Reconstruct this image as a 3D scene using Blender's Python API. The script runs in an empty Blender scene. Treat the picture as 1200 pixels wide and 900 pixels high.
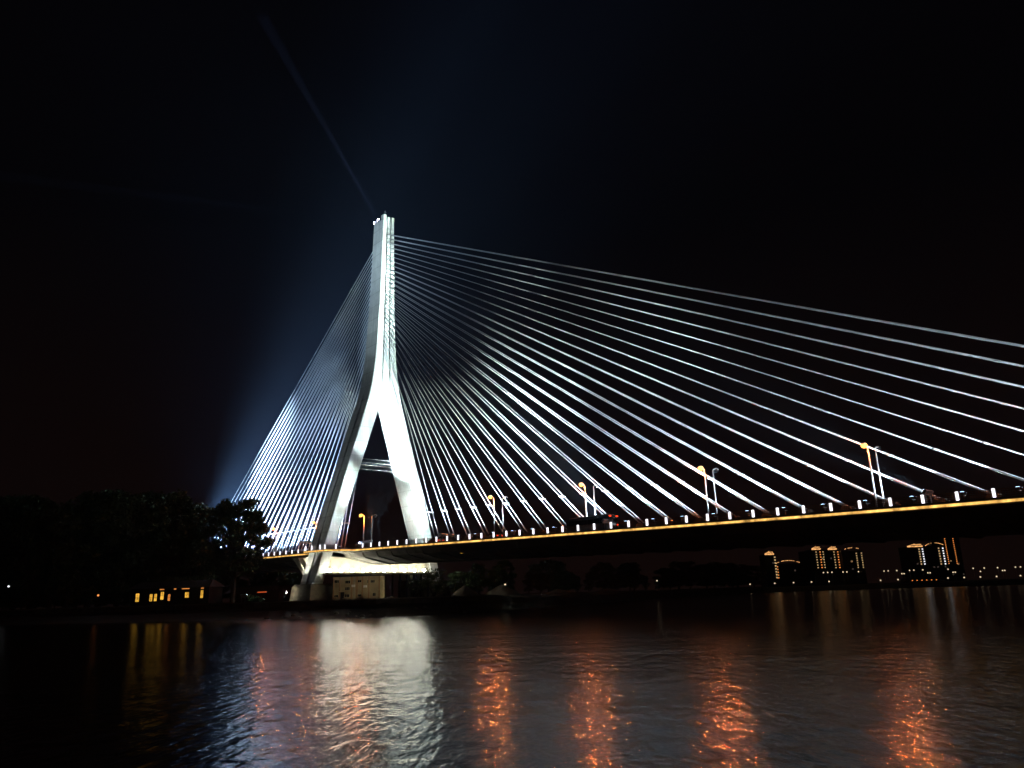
import bpy, math, random
import numpy as np
from mathutils import Vector, Matrix, Quaternion

# ------------------------------------------------------------------ camera, world, exposure
scene = bpy.context.scene
C = scene.collection
HC = 3.5                                   # eye height above the river
cam_data = bpy.data.cameras.new('camera')
cam = bpy.data.objects.new('camera', cam_data); C.objects.link(cam)
cam_data.sensor_width = 36.0
cam_data.lens = 888.0 / 1200.0 * 36.0
cam_data.clip_start = 0.1; cam_data.clip_end = 9000.0
PITCH, ROLL = math.radians(15.6), math.radians(1.773)
cam.matrix_world = Matrix.Translation((0, 0, HC)) @ Matrix.Rotation(math.pi/2 + PITCH, 4, 'X') @ Matrix.Rotation(-ROLL, 4, 'Z')
scene.camera = cam

world = bpy.data.worlds.new('World'); scene.world = world; world.use_nodes = True
wn, wl = world.node_tree.nodes, world.node_tree.links
wn.clear()
wo = wn.new('ShaderNodeOutputWorld'); add = wn.new('ShaderNodeAddShader')
bg1 = wn.new('ShaderNodeBackground'); bg2 = wn.new('ShaderNodeBackground')
sky = wn.new('ShaderNodeTexSky'); sky.sky_type = 'NISHITA'; sky.sun_disc = False
sky.sun_elevation = math.radians(-9.0); sky.sun_rotation = math.radians(200)
wl.new(sky.outputs[0], bg1.inputs[0]); bg1.inputs[1].default_value = 0.05
# city glow: a little warmer and lighter towards the horizon, the same all round
tc = wn.new('ShaderNodeTexCoord'); sp = wn.new('ShaderNodeSeparateXYZ'); rp = wn.new('ShaderNodeValToRGB')
wl.new(tc.outputs['Generated'], sp.inputs[0]); wl.new(sp.outputs['Z'], rp.inputs[0])
rp.color_ramp.elements[0].position = 0.0; rp.color_ramp.elements[0].color = (0.0048, 0.0021, 0.0017, 1)
rp.color_ramp.elements[1].position = 0.45; rp.color_ramp.elements[1].color = (0.0010, 0.0008, 0.0012, 1)
wl.new(rp.outputs[0], bg2.inputs[0]); bg2.inputs[1].default_value = 1.0
wl.new(bg1.outputs[0], add.inputs[0]); wl.new(bg2.outputs[0], add.inputs[1]); wl.new(add.outputs[0], wo.inputs[0])

scene.view_settings.view_transform = 'Standard'
scene.view_settings.look = 'None'
scene.view_settings.exposure = 0.0
scene.view_settings.gamma = 1.0
scene.view_settings.use_curve_mapping = False
scene.cycles.use_denoising = True
scene.cycles.use_adaptive_sampling = True
scene.cycles.adaptive_threshold = 0.03
scene.cycles.max_bounces = 5
scene.cycles.diffuse_bounces = 2
scene.cycles.glossy_bounces = 3
scene.cycles.transmission_bounces = 3
scene.cycles.volume_bounces = 0
scene.cycles.sample_clamp_indirect = 6.0
scene.cycles.blur_glossy = 0.3

R = random.Random(7)

# ------------------------------------------------------------------ material helpers
MATS = {}
def noise_mat(name, col, var=0.25, scale=3.0, rough=0.8, metal=0.0, bump=0.0, bscale=None, spec=0.3, detail=6):
    m = bpy.data.materials.new(name); m.use_nodes = True
    n, l = m.node_tree.nodes, m.node_tree.links
    b = n['Principled BSDF']
    tc = n.new('ShaderNodeTexCoord'); nz = n.new('ShaderNodeTexNoise')
    nz.inputs['Scale'].default_value = scale; nz.inputs['Detail'].default_value = detail
    l.new(tc.outputs['Object'], nz.inputs['Vector'])
    cr = n.new('ShaderNodeValToRGB')
    cr.color_ramp.elements[0].position = 0.3; cr.color_ramp.elements[1].position = 0.7
    cr.color_ramp.elements[0].color = tuple(c*(1-var) for c in col) + (1,)
    cr.color_ramp.elements[1].color = tuple(min(1, c*(1+var)) for c in col) + (1,)
    l.new(nz.outputs['Fac'], cr.inputs['Fac']); l.new(cr.outputs['Color'], b.inputs['Base Color'])
    b.inputs['Roughness'].default_value = rough; b.inputs['Metallic'].default_value = metal
    b.inputs['Specular IOR Level'].default_value = spec
    if bump > 0:
        n2 = n.new('ShaderNodeTexNoise'); n2.inputs['Scale'].default_value = bscale or scale*4; n2.inputs['Detail'].default_value = 5
        l.new(tc.outputs['Object'], n2.inputs['Vector'])
        bp = n.new('ShaderNodeBump'); bp.inputs['Strength'].default_value = bump; bp.inputs['Distance'].default_value = 0.1
        l.new(n2.outputs['Fac'], bp.inputs['Height']); l.new(bp.outputs['Normal'], b.inputs['Normal'])
    MATS[name] = m
    return m
def emit_mat(name, col, strength, patchy=0.0, sample=True):
    m = bpy.data.materials.new(name); m.use_nodes = True
    n, l = m.node_tree.nodes, m.node_tree.links
    n.clear()
    o = n.new('ShaderNodeOutputMaterial'); e = n.new('ShaderNodeEmission')
    e.inputs[0].default_value = tuple(col) + (1,); e.inputs[1].default_value = strength
    l.new(e.outputs[0], o.inputs[0])
    if patchy > 0:                          # glow strength made uneven by noise
        tc = n.new('ShaderNodeTexCoord'); nz = n.new('ShaderNodeTexNoise')
        nz.inputs['Scale'].default_value = 0.8; nz.inputs['Detail'].default_value = 4
        mr = n.new('ShaderNodeMapRange')
        mr.inputs['From Min'].default_value = 0.3; mr.inputs['From Max'].default_value = 0.7
        mr.inputs['To Min'].default_value = strength*(1-patchy); mr.inputs['To Max'].default_value = strength*(1+patchy)
        l.new(tc.outputs['Object'], nz.inputs['Vector']); l.new(nz.outputs['Fac'], mr.inputs['Value']); l.new(mr.outputs['Result'], e.inputs[1])
    m.cycles.emission_sampling = 'AUTO' if sample else 'NONE'
    MATS[name] = m
    return m

def concrete_mat():
    m = noise_mat('pylon_concrete', (0.52, 0.54, 0.53), 0.12, 0.35, 0.75, bump=0.15, bscale=2.0)
    n, l = m.node_tree.nodes, m.node_tree.links
    b = n['Principled BSDF']; ramp = [x for x in n if x.type == 'VALTORGB'][0]
    tc = [x for x in n if x.type == 'TEX_COORD'][0]
    sep = n.new('ShaderNodeSeparateXYZ'); l.new(tc.outputs['Object'], sep.inputs[0])
    # casting lifts: a slightly darker joint line every 4.2 m, and a faint tone change per lift
    dv = n.new('ShaderNodeMath'); dv.operation = 'DIVIDE'; dv.inputs[1].default_value = 4.2
    l.new(sep.outputs['Z'], dv.inputs[0])
    fr = n.new('ShaderNodeMath'); fr.operation = 'FRACT'; l.new(dv.outputs[0], fr.inputs[0])
    gt = n.new('ShaderNodeMath'); gt.operation = 'LESS_THAN'; gt.inputs[1].default_value = 0.05; l.new(fr.outputs[0], gt.inputs[0])
    fl = n.new('ShaderNodeMath'); fl.operation = 'FLOOR'; l.new(dv.outputs[0], fl.inputs[0])
    wnz = n.new('ShaderNodeTexWhiteNoise'); wnz.noise_dimensions = '1D'; l.new(fl.outputs[0], wnz.inputs['W'])
    ma = n.new('ShaderNodeMath'); ma.operation = 'MULTIPLY_ADD'; ma.inputs[1].default_value = 0.16; ma.inputs[2].default_value = 0.88
    l.new(wnz.outputs['Value'], ma.inputs[0])
    mj = n.new('ShaderNodeMath'); mj.operation = 'MULTIPLY_ADD'; mj.inputs[1].default_value = -0.22
    l.new(gt.outputs[0], mj.inputs[0]); l.new(ma.outputs[0], mj.inputs[2])
    # rain streaks running down
    mp = n.new('ShaderNodeMapping'); mp.inputs['Scale'].default_value = (1.2, 1.2, 0.05)
    l.new(tc.outputs['Object'], mp.inputs['Vector'])
    st = n.new('ShaderNodeTexNoise'); st.inputs['Scale'].default_value = 1.3; st.inputs['Detail'].default_value = 5
    l.new(mp.outputs[0], st.inputs['Vector'])
    sr = n.new('ShaderNodeMapRange'); sr.inputs['From Min'].default_value = 0.35; sr.inputs['From Max'].default_value = 0.65
    sr.inputs['To Min'].default_value = 0.84; sr.inputs['To Max'].default_value = 1.05
    l.new(st.outputs['Fac'], sr.inputs['Value'])
    mm = n.new('ShaderNodeMath'); mm.operation = 'MULTIPLY'; l.new(mj.outputs[0], mm.inputs[0]); l.new(sr.outputs['Result'], mm.inputs[1])
    mx = n.new('ShaderNodeMixRGB'); mx.blend_type = 'MULTIPLY'; mx.inputs[0].default_value = 1.0
    l.new(ramp.outputs['Color'], mx.inputs[1]); l.new(mm.outputs[0], mx.inputs[2])
    l.new(mx.outputs[0], b.inputs['Base Color'])
    return m
concrete_mat()
noise_mat('deck_concrete', (0.20, 0.19, 0.165), 0.25, 0.4, 0.85, bump=0.15)
noise_mat('asphalt', (0.05, 0.05, 0.052), 0.25, 1.2, 0.9)
noise_mat('pier_concrete', (0.46, 0.43, 0.33), 0.22, 0.45, 0.85, bump=0.2)
noise_mat('sheath', (0.74, 0.77, 0.79), 0.06, 0.5, 0.45)
noise_mat('steel_grey', (0.33, 0.34, 0.35), 0.15, 2, 0.45, 0.3)
noise_mat('steel_dark', (0.05, 0.05, 0.055), 0.2, 2, 0.5, 0.3)
noise_mat('rail_brown', (0.16, 0.085, 0.05), 0.25, 3, 0.6)
noise_mat('pole_white', (0.68, 0.69, 0.70), 0.08, 2, 0.4)
noise_mat('stone_wall', (0.15, 0.125, 0.09), 0.4, 0.6, 0.9, bump=0.6, bscale=2.5)
noise_mat('coping', (0.26, 0.23, 0.17), 0.3, 0.8, 0.9, bump=0.3)
noise_mat('soil', (0.085, 0.072, 0.05), 0.45, 0.12, 0.95, bump=0.6, bscale=0.8)
noise_mat('sand', (0.14, 0.11, 0.075), 0.25, 0.5, 0.95, bump=0.5, bscale=2.0)
noise_mat('bark', (0.05, 0.04, 0.03), 0.3, 2, 0.9, bump=0.4)
noise_mat('leaf', (0.045, 0.075, 0.025), 0.45, 0.5, 0.6)
noise_mat('leaf_pale', (0.09, 0.12, 0.04), 0.45, 0.7, 0.6)
noise_mat('plaster', (0.36, 0.29, 0.17), 0.2, 0.5, 0.9)
noise_mat('plaster_pale', (0.42, 0.36, 0.24), 0.2, 0.5, 0.9)
noise_mat('pilaster_tan', (0.34, 0.2, 0.1), 0.2, 0.8, 0.85)
noise_mat('dark_wall', (0.018, 0.016, 0.015), 0.3, 0.3, 0.9)
noise_mat('brick_red', (0.10, 0.035, 0.025), 0.3, 1.0, 0.9)
noise_mat('window_dark', (0.012, 0.014, 0.016), 0.2, 1.0, 0.15, spec=0.5)
noise_mat('roof_tile', (0.025, 0.02, 0.018), 0.3, 1.0, 0.9)
noise_mat('bus_paint', (0.035, 0.04, 0.05), 0.2, 0.6, 0.25, spec=0.5)
noise_mat('bus_roof', (0.16, 0.12, 0.1), 0.2, 0.6, 0.3, spec=0.5)
noise_mat('tyre', (0.02, 0.02, 0.02), 0.2, 2, 0.9)
noise_mat('car_silver', (0.3, 0.3, 0.31), 0.08, 1, 0.25, 0.5)
noise_mat('car_red', (0.25, 0.03, 0.02), 0.1, 1, 0.25, spec=0.5)
noise_mat('cone_orange', (0.8, 0.25, 0.03), 0.1, 3, 0.6)
noise_mat('timber', (0.3, 0.24, 0.16), 0.3, 2, 0.85)
noise_mat('debris_pale', (0.2, 0.17, 0.13), 0.3, 3, 0.9)
COOL = (0.70, 0.88, 1.0); ICE = (0.42, 0.66, 1.0); WARMW = (1.0, 0.97, 0.80); SODIUM = (1.0, 0.30, 0.035)
emit_mat('glow_cool', COOL, 14.0)
emit_mat('glow_ice', ICE, 8.0)
emit_mat('glow_bollard', (0.95, 0.92, 1.0), 1.9)
emit_mat('glow_strip', (1.0, 0.54, 0.13), 1.15, 0.75)
emit_mat('glow_sodium', (1.0, 0.34, 0.055), 7.0)
emit_mat('glow_ledge', WARMW, 84.0)
emit_mat('glow_beam', (0.75, 0.75, 1.0), 40.0, sample=False)
emit_mat('glow_red', (1.0, 0.05, 0.01), 2.6, sample=False)
emit_mat('glow_plate', (0.7, 0.8, 0.9), 0.35, sample=False)
emit_mat('glow_window', (1.0, 0.52, 0.06), .85, 0.5)
emit_mat('glow_window_dim', (1.0, 0.34, 0.07), 0.7, 0.4)
emit_mat('glow_led_warm', (1.0, 0.66, 0.30), .65)
emit_mat('glow_led_white', (0.90, 0.93, 1.0), 1.4)
emit_mat('glow_led_orange', (1.0, 0.32, 0.07), 1.2)
emit_mat('glow_crown', (1.0, 0.48, 0.16), 1.1, 0.6)
emit_mat('glow_far_lamp', (1.0, 0.80, 0.50), 1.0)

def water_mat():
    m = bpy.data.materials.new('river_water'); m.use_nodes = True
    n, l = m.node_tree.nodes, m.node_tree.links
    b = n['Principled BSDF']
    b.inputs['Base Color'].default_value = (0.006, 0.008, 0.008, 1)
    b.inputs['Roughness'].default_value = 0.155
    b.inputs['IOR'].default_value = 1.333
    tc = n.new('ShaderNodeTexCoord')
    def lay(scale, sx, sy, rot, detail, dist=0.0, nr=0.5):
        mp = n.new('ShaderNodeMapping'); mp.inputs['Scale'].default_value = (sx, sy, 1); mp.inputs['Rotation'].default_value = (0, 0, rot)
        l.new(tc.outputs['Object'], mp.inputs['Vector'])
        z = n.new('ShaderNodeTexNoise'); z.inputs['Scale'].default_value = scale; z.inputs['Detail'].default_value = detail
        z.inputs['Distortion'].default_value = dist; z.inputs['Roughness'].default_value = nr
        l.new(mp.outputs[0], z.inputs['Vector'])
        return z.outputs['Fac']
    layers = [(lay(0.16, 0.45, 1.0, 0.25, 2.0), 0.10), (lay(1.2, 0.8, 0.55, -0.12, 2.0), 0.055), (lay(2.3, 1.0, 0.24, 0.05, 2.0), 0.050), (lay(4.5, 1.0, 0.42, 0.08, 2.5, 0.15), 0.026)]
    prev = None
    for f, d in layers:
        bp = n.new('ShaderNodeBump'); bp.inputs['Strength'].default_value = 1.0; bp.inputs['Distance'].default_value = d
        l.new(f, bp.inputs['Height'])
        if prev: l.new(prev, bp.inputs['Normal'])
        prev = bp.outputs['Normal']
    l.new(prev, b.inputs['Normal'])
    MATS['river_water'] = m
water_mat()

# ------------------------------------------------------------------ mesh helpers
class MB:
    def __init__(self): self.v, self.f, self.smooth = [], [], False
    def quadbox(self, p):                   # eight corners: bottom ring then top ring
        i = len(self.v); self.v += [tuple(q) for q in p]
        self.f += [(i, i+3, i+2, i+1), (i+4, i+5, i+6, i+7)] + [(i+k, i+(k+1) % 4, i+4+(k+1) % 4, i+4+k) for k in range(4)]
        return self
    def box(self, x0, x1, y0, y1, z0, z1):
        return self.quadbox([(x0,y0,z0),(x1,y0,z0),(x1,y1,z0),(x0,y1,z0),(x0,y0,z1),(x1,y0,z1),(x1,y1,z1),(x0,y1,z1)])
    def bar(self, a, b, wx, wy):            # rectangular bar from a to b
        a, b = Vector(a), Vector(b); d = (b-a).normalized()
        u = d.cross(Vector((0,0,1))) if abs(d.z) < 0.99 else Vector((1,0,0)); u.normalize(); w = u.cross(d)
        r = [u*sx*wx/2 + w*sy*wy/2 for sx, sy in ((-1,-1),(1,-1),(1,1),(-1,1))]
        return self.quadbox([a+q for q in r] + [b+q for q in r])
    def tube(self, pts, rad, n=8, caps=True):
        pts = [Vector(p) for p in pts]; rad = rad if isinstance(rad, (list, tuple)) else [rad]*len(pts)
        i0 = len(self.v)
        for k, p in enumerate(pts):
            d = (pts[min(k+1, len(pts)-1)] - pts[max(k-1, 0)]).normalized()
            u = d.cross(Vector((0,0,1))) if abs(d.z) < 0.98 else d.cross(Vector((1,0,0))); u.normalize(); w = d.cross(u)
            for j in range(n):
                a = 2*math.pi*j/n; self.v.append(tuple(p + (u*math.cos(a) + w*math.sin(a))*rad[k]))
        for k in range(len(pts)-1):
            for j in range(n):
                a, b_ = i0+k*n+j, i0+k*n+(j+1) % n
                self.f.append((a, b_, b_+n, a+n))
        if caps:
            self.f.append(tuple(i0+j for j in range(n))[::-1]); self.f.append(tuple(i0+(len(pts)-1)*n+j for j in range(n)))
        return self
    def loft(self, rings, caps=True):
        i0 = len(self.v); n = len(rings[0])
        for r in rings: self.v += [tuple(p) for p in r]
        for k in range(len(rings)-1):
            for j in range(n):
                a, b_ = i0+k*n+j, i0+k*n+(j+1) % n
                self.f.append((a, b_, b_+n, a+n))
        if caps:
            self.f.append(tuple(range(i0, i0+n))[::-1]); self.f.append(tuple(range(i0+(len(rings)-1)*n, i0+len(rings)*n)))
        return self
    def ball(self, c, r, n=10, m=6, sz=1.0):
        rings = []
        for k in range(m+1):
            t = -math.pi/2 + math.pi*k/m; rr = max(r*math.cos(t), 1e-3)
            rings.append([(c[0]+rr*math.cos(2*math.pi*j/n), c[1]+rr*math.sin(2*math.pi*j/n), c[2]+r*sz*math.sin(t)) for j in range(n)])
        return self.loft(rings)
    def mesh(self, name, mat, smooth=False):
        me = bpy.data.meshes.new(name); me.from_pydata(self.v, [], self.f); me.validate()
        me.materials.append(MATS[mat])
        if smooth:
            me.polygons.foreach_set('use_smooth', [True]*len(me.polygons))
        return me
    def build(self, name, mat, parent=None, smooth=False):
        return obj(name, self.mesh(name, mat, smooth), parent)
def obj(name, me, parent=None):
    o = bpy.data.objects.new(name, me); C.objects.link(o)
    if parent is not None: o.parent = parent
    return o
def tag(o, label=None, cat=None, group=None, kind=None):
    if label: o['label'] = label
    if cat: o['category'] = cat
    if group: o['group'] = group
    if kind: o['kind'] = kind
    return o
def empty(name, loc, rz=0.0):
    o = bpy.data.objects.new(name, None); C.objects.link(o); o.location = loc; o.rotation_euler = (0, 0, rz); o.empty_display_size = 0.5
    return o
def kids(o): return [c for c in bpy.data.objects if c.parent == o]
def copy_tree(o, parent=None):
    c = o.copy(); C.objects.link(c); c.parent = parent
    for ch in KID.get(o, None) or kids(o): copy_tree(ch, c)
    return c
KID = {}
def spot(name, parent, loc, target, power, deg, blend=0.6, col=COOL, rad=0.25):
    """A lamp's light; loc and target in the parent's own space."""
    d = bpy.data.lights.new(name, 'SPOT'); d.energy = power; d.spot_size = math.radians(deg); d.spot_blend = blend
    d.color = col; d.shadow_soft_size = rad
    o = bpy.data.objects.new(name, d); C.objects.link(o); o.parent = parent; o.location = loc
    o.rotation_euler = (Vector(target) - Vector(loc)).to_track_quat('-Z', 'Y').to_euler()
    return o

# ------------------------------------------------------------------ bridge frame: s along the deck (+ to the main span), w across (+ away), z up
T = Vector((-39.83, 215.62, 0.0)); ROT = math.radians(-48.101)
EX, EY = Vector((math.cos(ROT), math.sin(ROT), 0)), Vector((-math.sin(ROT), math.cos(ROT), 0))
def BW(s, w, z): return T + EX*s + EY*w + Vector((0, 0, z))
_ps = [-200, -130, -64.5, -32.7, 16.1, 38.8, 61.6, 85.6, 109.6, 133.6, 157.6, 181.6, 205.6, 240, 320]
_pz = [18.9, 18.25, 17.44, 17.01, 16.29, 15.76, 15.20, 14.45, 13.76, 13.17, 12.69, 12.31, 12.05, 11.8, 11.5]
_pf = np.polyfit(_ps, _pz, 5)
def deckz(s): return float(np.polyval(_pf, s)) if -200 <= s <= 260 else float(np.interp(s, _ps, _pz))
def grade(s): return (deckz(s+1)-deckz(s-1))/2

# ------------------------------------------------------------------ river and land
SX = [-2500, -900, -420, -270, -170, -124, -67, -47, -31, -17, -2, 20, 54, 110, 197, 285, 375, 620, 1200, 3000]
SY = [1500, 700, 340, 268, 228, 204, 178, 168, 163, 174, 202, 262, 350, 490, 625, 640, 580, 560, 640, 900]
def shore(x): return float(np.interp(x, SX, SY))
mb = MB(); mb.v = [(-4000,-400,0),(4000,-400,0),(4000,1700,0),(-4000,1700,0)]; mb.f = [(0,1,2,3)]
tag(mb.build('river', 'river_water'), kind='structure')
xs = sorted(set(list(np.linspace(-160, 120, 141)) + list(np.linspace(-2500, 3000, 221))))
QX1 = -6.0                                  # the quay wall ends here
def bankrows(x):
    y0 = shore(x)
    t = 1.0 if x < QX1 else max(0.0, 1 - (x-QX1)/20.0)
    rows = [(-8, -1.2), (0, 0.0), (6, 0.45), (10, 1.1), (13.5, 1.7), (15.5, 1.9+1.9*t), (24, 3.2+0.6*t), (50, 3.8), (120, 4.3), (400, 5.0), (1400, 7.0), (4000, 10.0)]
    return [(y0+a, b) for a, b in rows]
mb = MB(); nr = len(bankrows(0))
for x in xs:
    for k, (y, z) in enumerate(bankrows(x)):
        j = 0.28*math.sin(x*0.37+k)+0.22*math.sin(x*1.13+2*k)+R.uniform(-.12, .12)
        mb.v.append((x, y + (j*2 if k in (1, 2, 3) else 0), z + (0.25*j if 1 <= k < 9 else 0)))
for i in range(len(xs)-1):
    for k in range(nr-1):
        a = i*nr+k; mb.f.append((a, a+nr, a+nr+1, a+1))
tag(mb.build('riverbank', 'soil'), kind='structure')

# quay wall along the tower's bank, in courses of blocks
qw = empty('quay_wall', (-60, shore(-60)+14, 1.6))
tag(qw, 'long dark stone quay wall with pale coping along the bank below the pylon', 'quay wall')
qpts = [x for x in np.arange(-260, QX1+.1, 4.0)]
off = qw.location
blockvar = []
for i in range(len(qpts)-1):
    xa, xb = qpts[i], qpts[i+1]; ya, yb = shore(xa)+14.2, shore(xb)+14.2
    n = Vector((yb-ya, -(xb-xa), 0)).normalized()
    a, b = Vector((xa, ya, 0)), Vector((xb, yb, 0)); ln = (b-a).length
    if ln < 0.1: continue
    d = (b-a)/ln
    for c in range(2):
        z0 = 1.45 + c*1.05; g = 0.05; pr = R.uniform(-.05, .06)
        q = [a+d*g, b-d*g, b-d*g-n*.9, a+d*g-n*.9]
        o_ = n*pr - Vector(off)
        MB().quadbox([p+o_+Vector((0,0,z0)) for p in q] + [p+o_+Vector((0,0,z0+1.0)) for p in q]).build('wall_block', 'stone_wall', qw)
    q = [a+d*.03+n*.16, b-d*.03+n*.16, b-d*.03-n*1.0, a+d*.03-n*1.0]
    MB().quadbox([p-Vector(off)+Vector((0,0,3.57)) for p in q] + [p-Vector(off)+Vector((0,0,3.86)) for p in q]).build('coping', 'coping', qw)

# ------------------------------------------------------------------ the bridge
bridge = empty('cable_stayed_bridge', T, ROT)
tag(bridge, 'floodlit white cable-stayed bridge with an inverted Y pylon and fans of stay cables', 'bridge')

def A_out(z): return float(np.interp(z, [2, 20.2, 31, 43.3, 50, 56.2, 58.8, 61.4, 64.5, 68.3, 73, 78.9, 95, 118], [21.6, 16.9, 14.0, 10.3, 8.25, 6.35, 5.6, 4.95, 4.35, 3.85, 3.4, 3.05, 2.4, 1.9]))
def B_in(z):
    if z > 58.0: return 1.55*math.sqrt(max(0.0, 1-((z-58.0)/2.3)**2))
    return 1.55 + (58.0-z)*0.318
def s_front(z): return 4.2 + 0.009*(z-20)
def s_back(z): return -3.3 + 0.028*(z-20)
Z0, ZSPLIT, ZTOP = 2.0, 60.3, 118.0
pylon = None
# mast with two cable grooves on each of its two long faces
def mast_ring(z):
    a, f, b = A_out(z), s_front(z), s_back(z); c = 0.16
    g0, g1, dp = a*0.24, a*0.24+0.42, 0.5
    p = [(f-c, -a), (f, -a+c)]
    if z > 66: pass
    dpz = dp*min(1.0, max(0.0, (z-64.0)/3.0)) + 0.002
    p += [(f, -g1), (f-dpz, -g1), (f-dpz, -g0), (f, -g0), (f, g0), (f-dpz, g0), (f-dpz, g1), (f, g1), (f, a-c), (f-c, a)]
    p += [(b+c, a), (b, a-c), (b, g1), (b+dpz, g1), (b+dpz, g0), (b, g0), (b, -g0), (b+dpz, -g0), (b+dpz, -g1), (b, -g1), (b, -a+c), (b+c, -a)]
    return [(s, w, z) for s, w in p]
zs = list(np.linspace(ZSPLIT, 80, 16)) + list(np.linspace(84, ZTOP-1.6, 8))
pylon = MB().loft([mast_ring(z) for z in zs]).build('pylon', 'pylon_concrete', bridge)
tag(pylon, 'floodlit white concrete mast of the pylon')
# crown of four corner piers so the grooves run out at the top
a = A_out(ZTOP); f, b = s_front(ZTOP), s_back(ZTOP)
for (s0, s1, w0, w1, h) in ((f-1.5, f, -a, -a*.24-.42, 1.6), (f-1.3, f, -a*.24, a*.24, 1.1), (f-1.5, f, a*.24+.42, a, 1.3), (b, b+1.5, -a, a, 0.9)):
    MB().box(s0, s1, w0, w1, ZTOP-1.6, ZTOP-1.6+h).build('crown_pier', 'pylon_concrete', pylon)
mb = MB().tube([(2.4, 0.2, ZTOP-1.7), (2.4, 0.2, ZTOP+1.0), (2.4, .2, ZTOP+2.9)], [.09, .07, .05], 6)
mb.bar((2.4, -.5, ZTOP+1.4), (2.4, .9, ZTOP+1.4), .08, .08); mb.bar((2.4, -.2, ZTOP+2.4), (2.4, .6, ZTOP+2.4), .07, .07)
mb.build('mast_antenna', 'steel_grey', pylon)
def leg(sg):
    rings = []
    for z in list(np.linspace(Z0, 56, 22)) + list(np.linspace(57, ZSPLIT, 12)):
        a, bi, f, bk = A_out(z), B_in(z), s_front(z), s_back(z); c = 0.18
        gm = (f+bk)/2
        p = [(f-c, a), (f, a-c), (f, bi+min(c, .02+bi*.05)), (f-min(c, .02+bi*.05), bi), (bk+min(c, .02+bi*.05), bi), (bk, bi+min(c, .02+bi*.05)), (bk, a-c), (bk+c, a),
             (gm-.35, a), (gm-.25, a-.3), (gm+.25, a-.3), (gm+.35, a)]
        r = [(s, sg*w, z) for s, w in p]
        rings.append(r if sg > 0 else r[::-1])
    return MB().loft(rings).build('pylon_leg', 'pylon_concrete', bridge)
leg_near, leg_far = leg(-1), leg(1)
# thin tie rods between the legs
for z, ds in ((42.0, 1.6), (41.0, 1.2), (40.1, 2.0), (39.0, 1.4)):
    w = B_in(z)
    MB().tube([(ds, -w-.2, z), (ds, w+.2, z)], 0.035, 6).build('tie_rod', 'sheath', bridge)
# pier: cross wall between the legs under the deck, its lamp ledge, pedestals and raking struts
zt = deckz(0)
mb = MB()
prof = [(-17.4, 10.6), (16.9, 10.6), (16.6, 12.95), (15.4, 13.35), (-3.6, 12.9), (-11.0, 14.5), (-16.4, 14.9)]
mb.loft([[(s, w, z) for w, z in prof] for s in (-2.6, 3.2)])
pier = mb.build('pier_wall', 'pier_concrete', bridge)
MB().box(3.0, 6.6, -17.6, 14.4, 10.1, 10.55).build('lamp_ledge', 'pier_concrete', pier)
for k in range(9):
    w = -4 + k*2.35
    MB().box(4.6, 5.1, w-.14, w+.14, 3.6, 10.1).build('ledge_post', 'steel_dark', pier)
for w in np.linspace(-15, 15, 11):
    MB().box(3.2, 3.34, w-.1, w+.1, 10.56, 12.85).build('wall_rib', 'pier_concrete', pier)
for sg, lg in ((-1, leg_near), (1, leg_far)):
    a = A_out(6)
    r = lambda z, e: [(-4.6-e, sg*(a-4.6-e), z), (5.4+e, sg*(a-4.6-e), z), (5.4+e, sg*(a+.8+e), z), (-4.6-e, sg*(a+.8+e), z)][::sg]
    MB().loft([r(1.5, 1.0), r(7.4, .25), r(7.9, -.1)]).build('pedestal', 'stone_wall', lg)
    # raking strut carrying the side-span deck
    m2 = MB(); w0 = 15.2
    m2.quadbox([(-6.9, sg*(w0-1.2), 8.6), (-4.8, sg*(w0-1.2), 8.6), (-4.8, sg*(w0+1.2), 8.6), (-6.9, sg*(w0+1.2), 8.6),
                (-16.2, sg*(w0-1.2), 15.4), (-12.9, sg*(w0-1.2), 15.4), (-12.9, sg*(w0+1.2), 15.4), (-16.2, sg*(w0+1.2), 15.4)][::1])
    m2.build('raking_strut', 'pier_concrete', bridge)
    tri = [(-6.0, 8.7), (-3.2, 8.7), (-3.0, 15.3), (-13.0, 15.3)]
    MB().loft([[(p_, sg*w_, z_) for p_, z_ in tri] for w_ in (14.3, 15.1)]).build('pier_panel', 'pier_concrete', bridge)
    MB().box(-8.6, -4.6, sg*(w0) -1.6, sg*(w0)+1.6, 2.5, 8.6).build('strut_base', 'stone_wall', bridge)

# deck
S0, S1 = -196.0, 262.0
sec = [(-12, 0), (-12, -.62), (-11.2, -.78), (-10.4, -2.0), (-3.8, -3.5), (3.8, -3.5), (10.4, -2.0), (11.2, -.78), (12, -.62), (12, 0)]
ss = list(np.arange(S0, S1+.1, 4.0))
mb = MB().loft([[(s, w, deckz(s)+dz) for w, dz in sec][::-1] for s in ss])
deck = mb.build('deck', 'deck_concrete', bridge)
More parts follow.
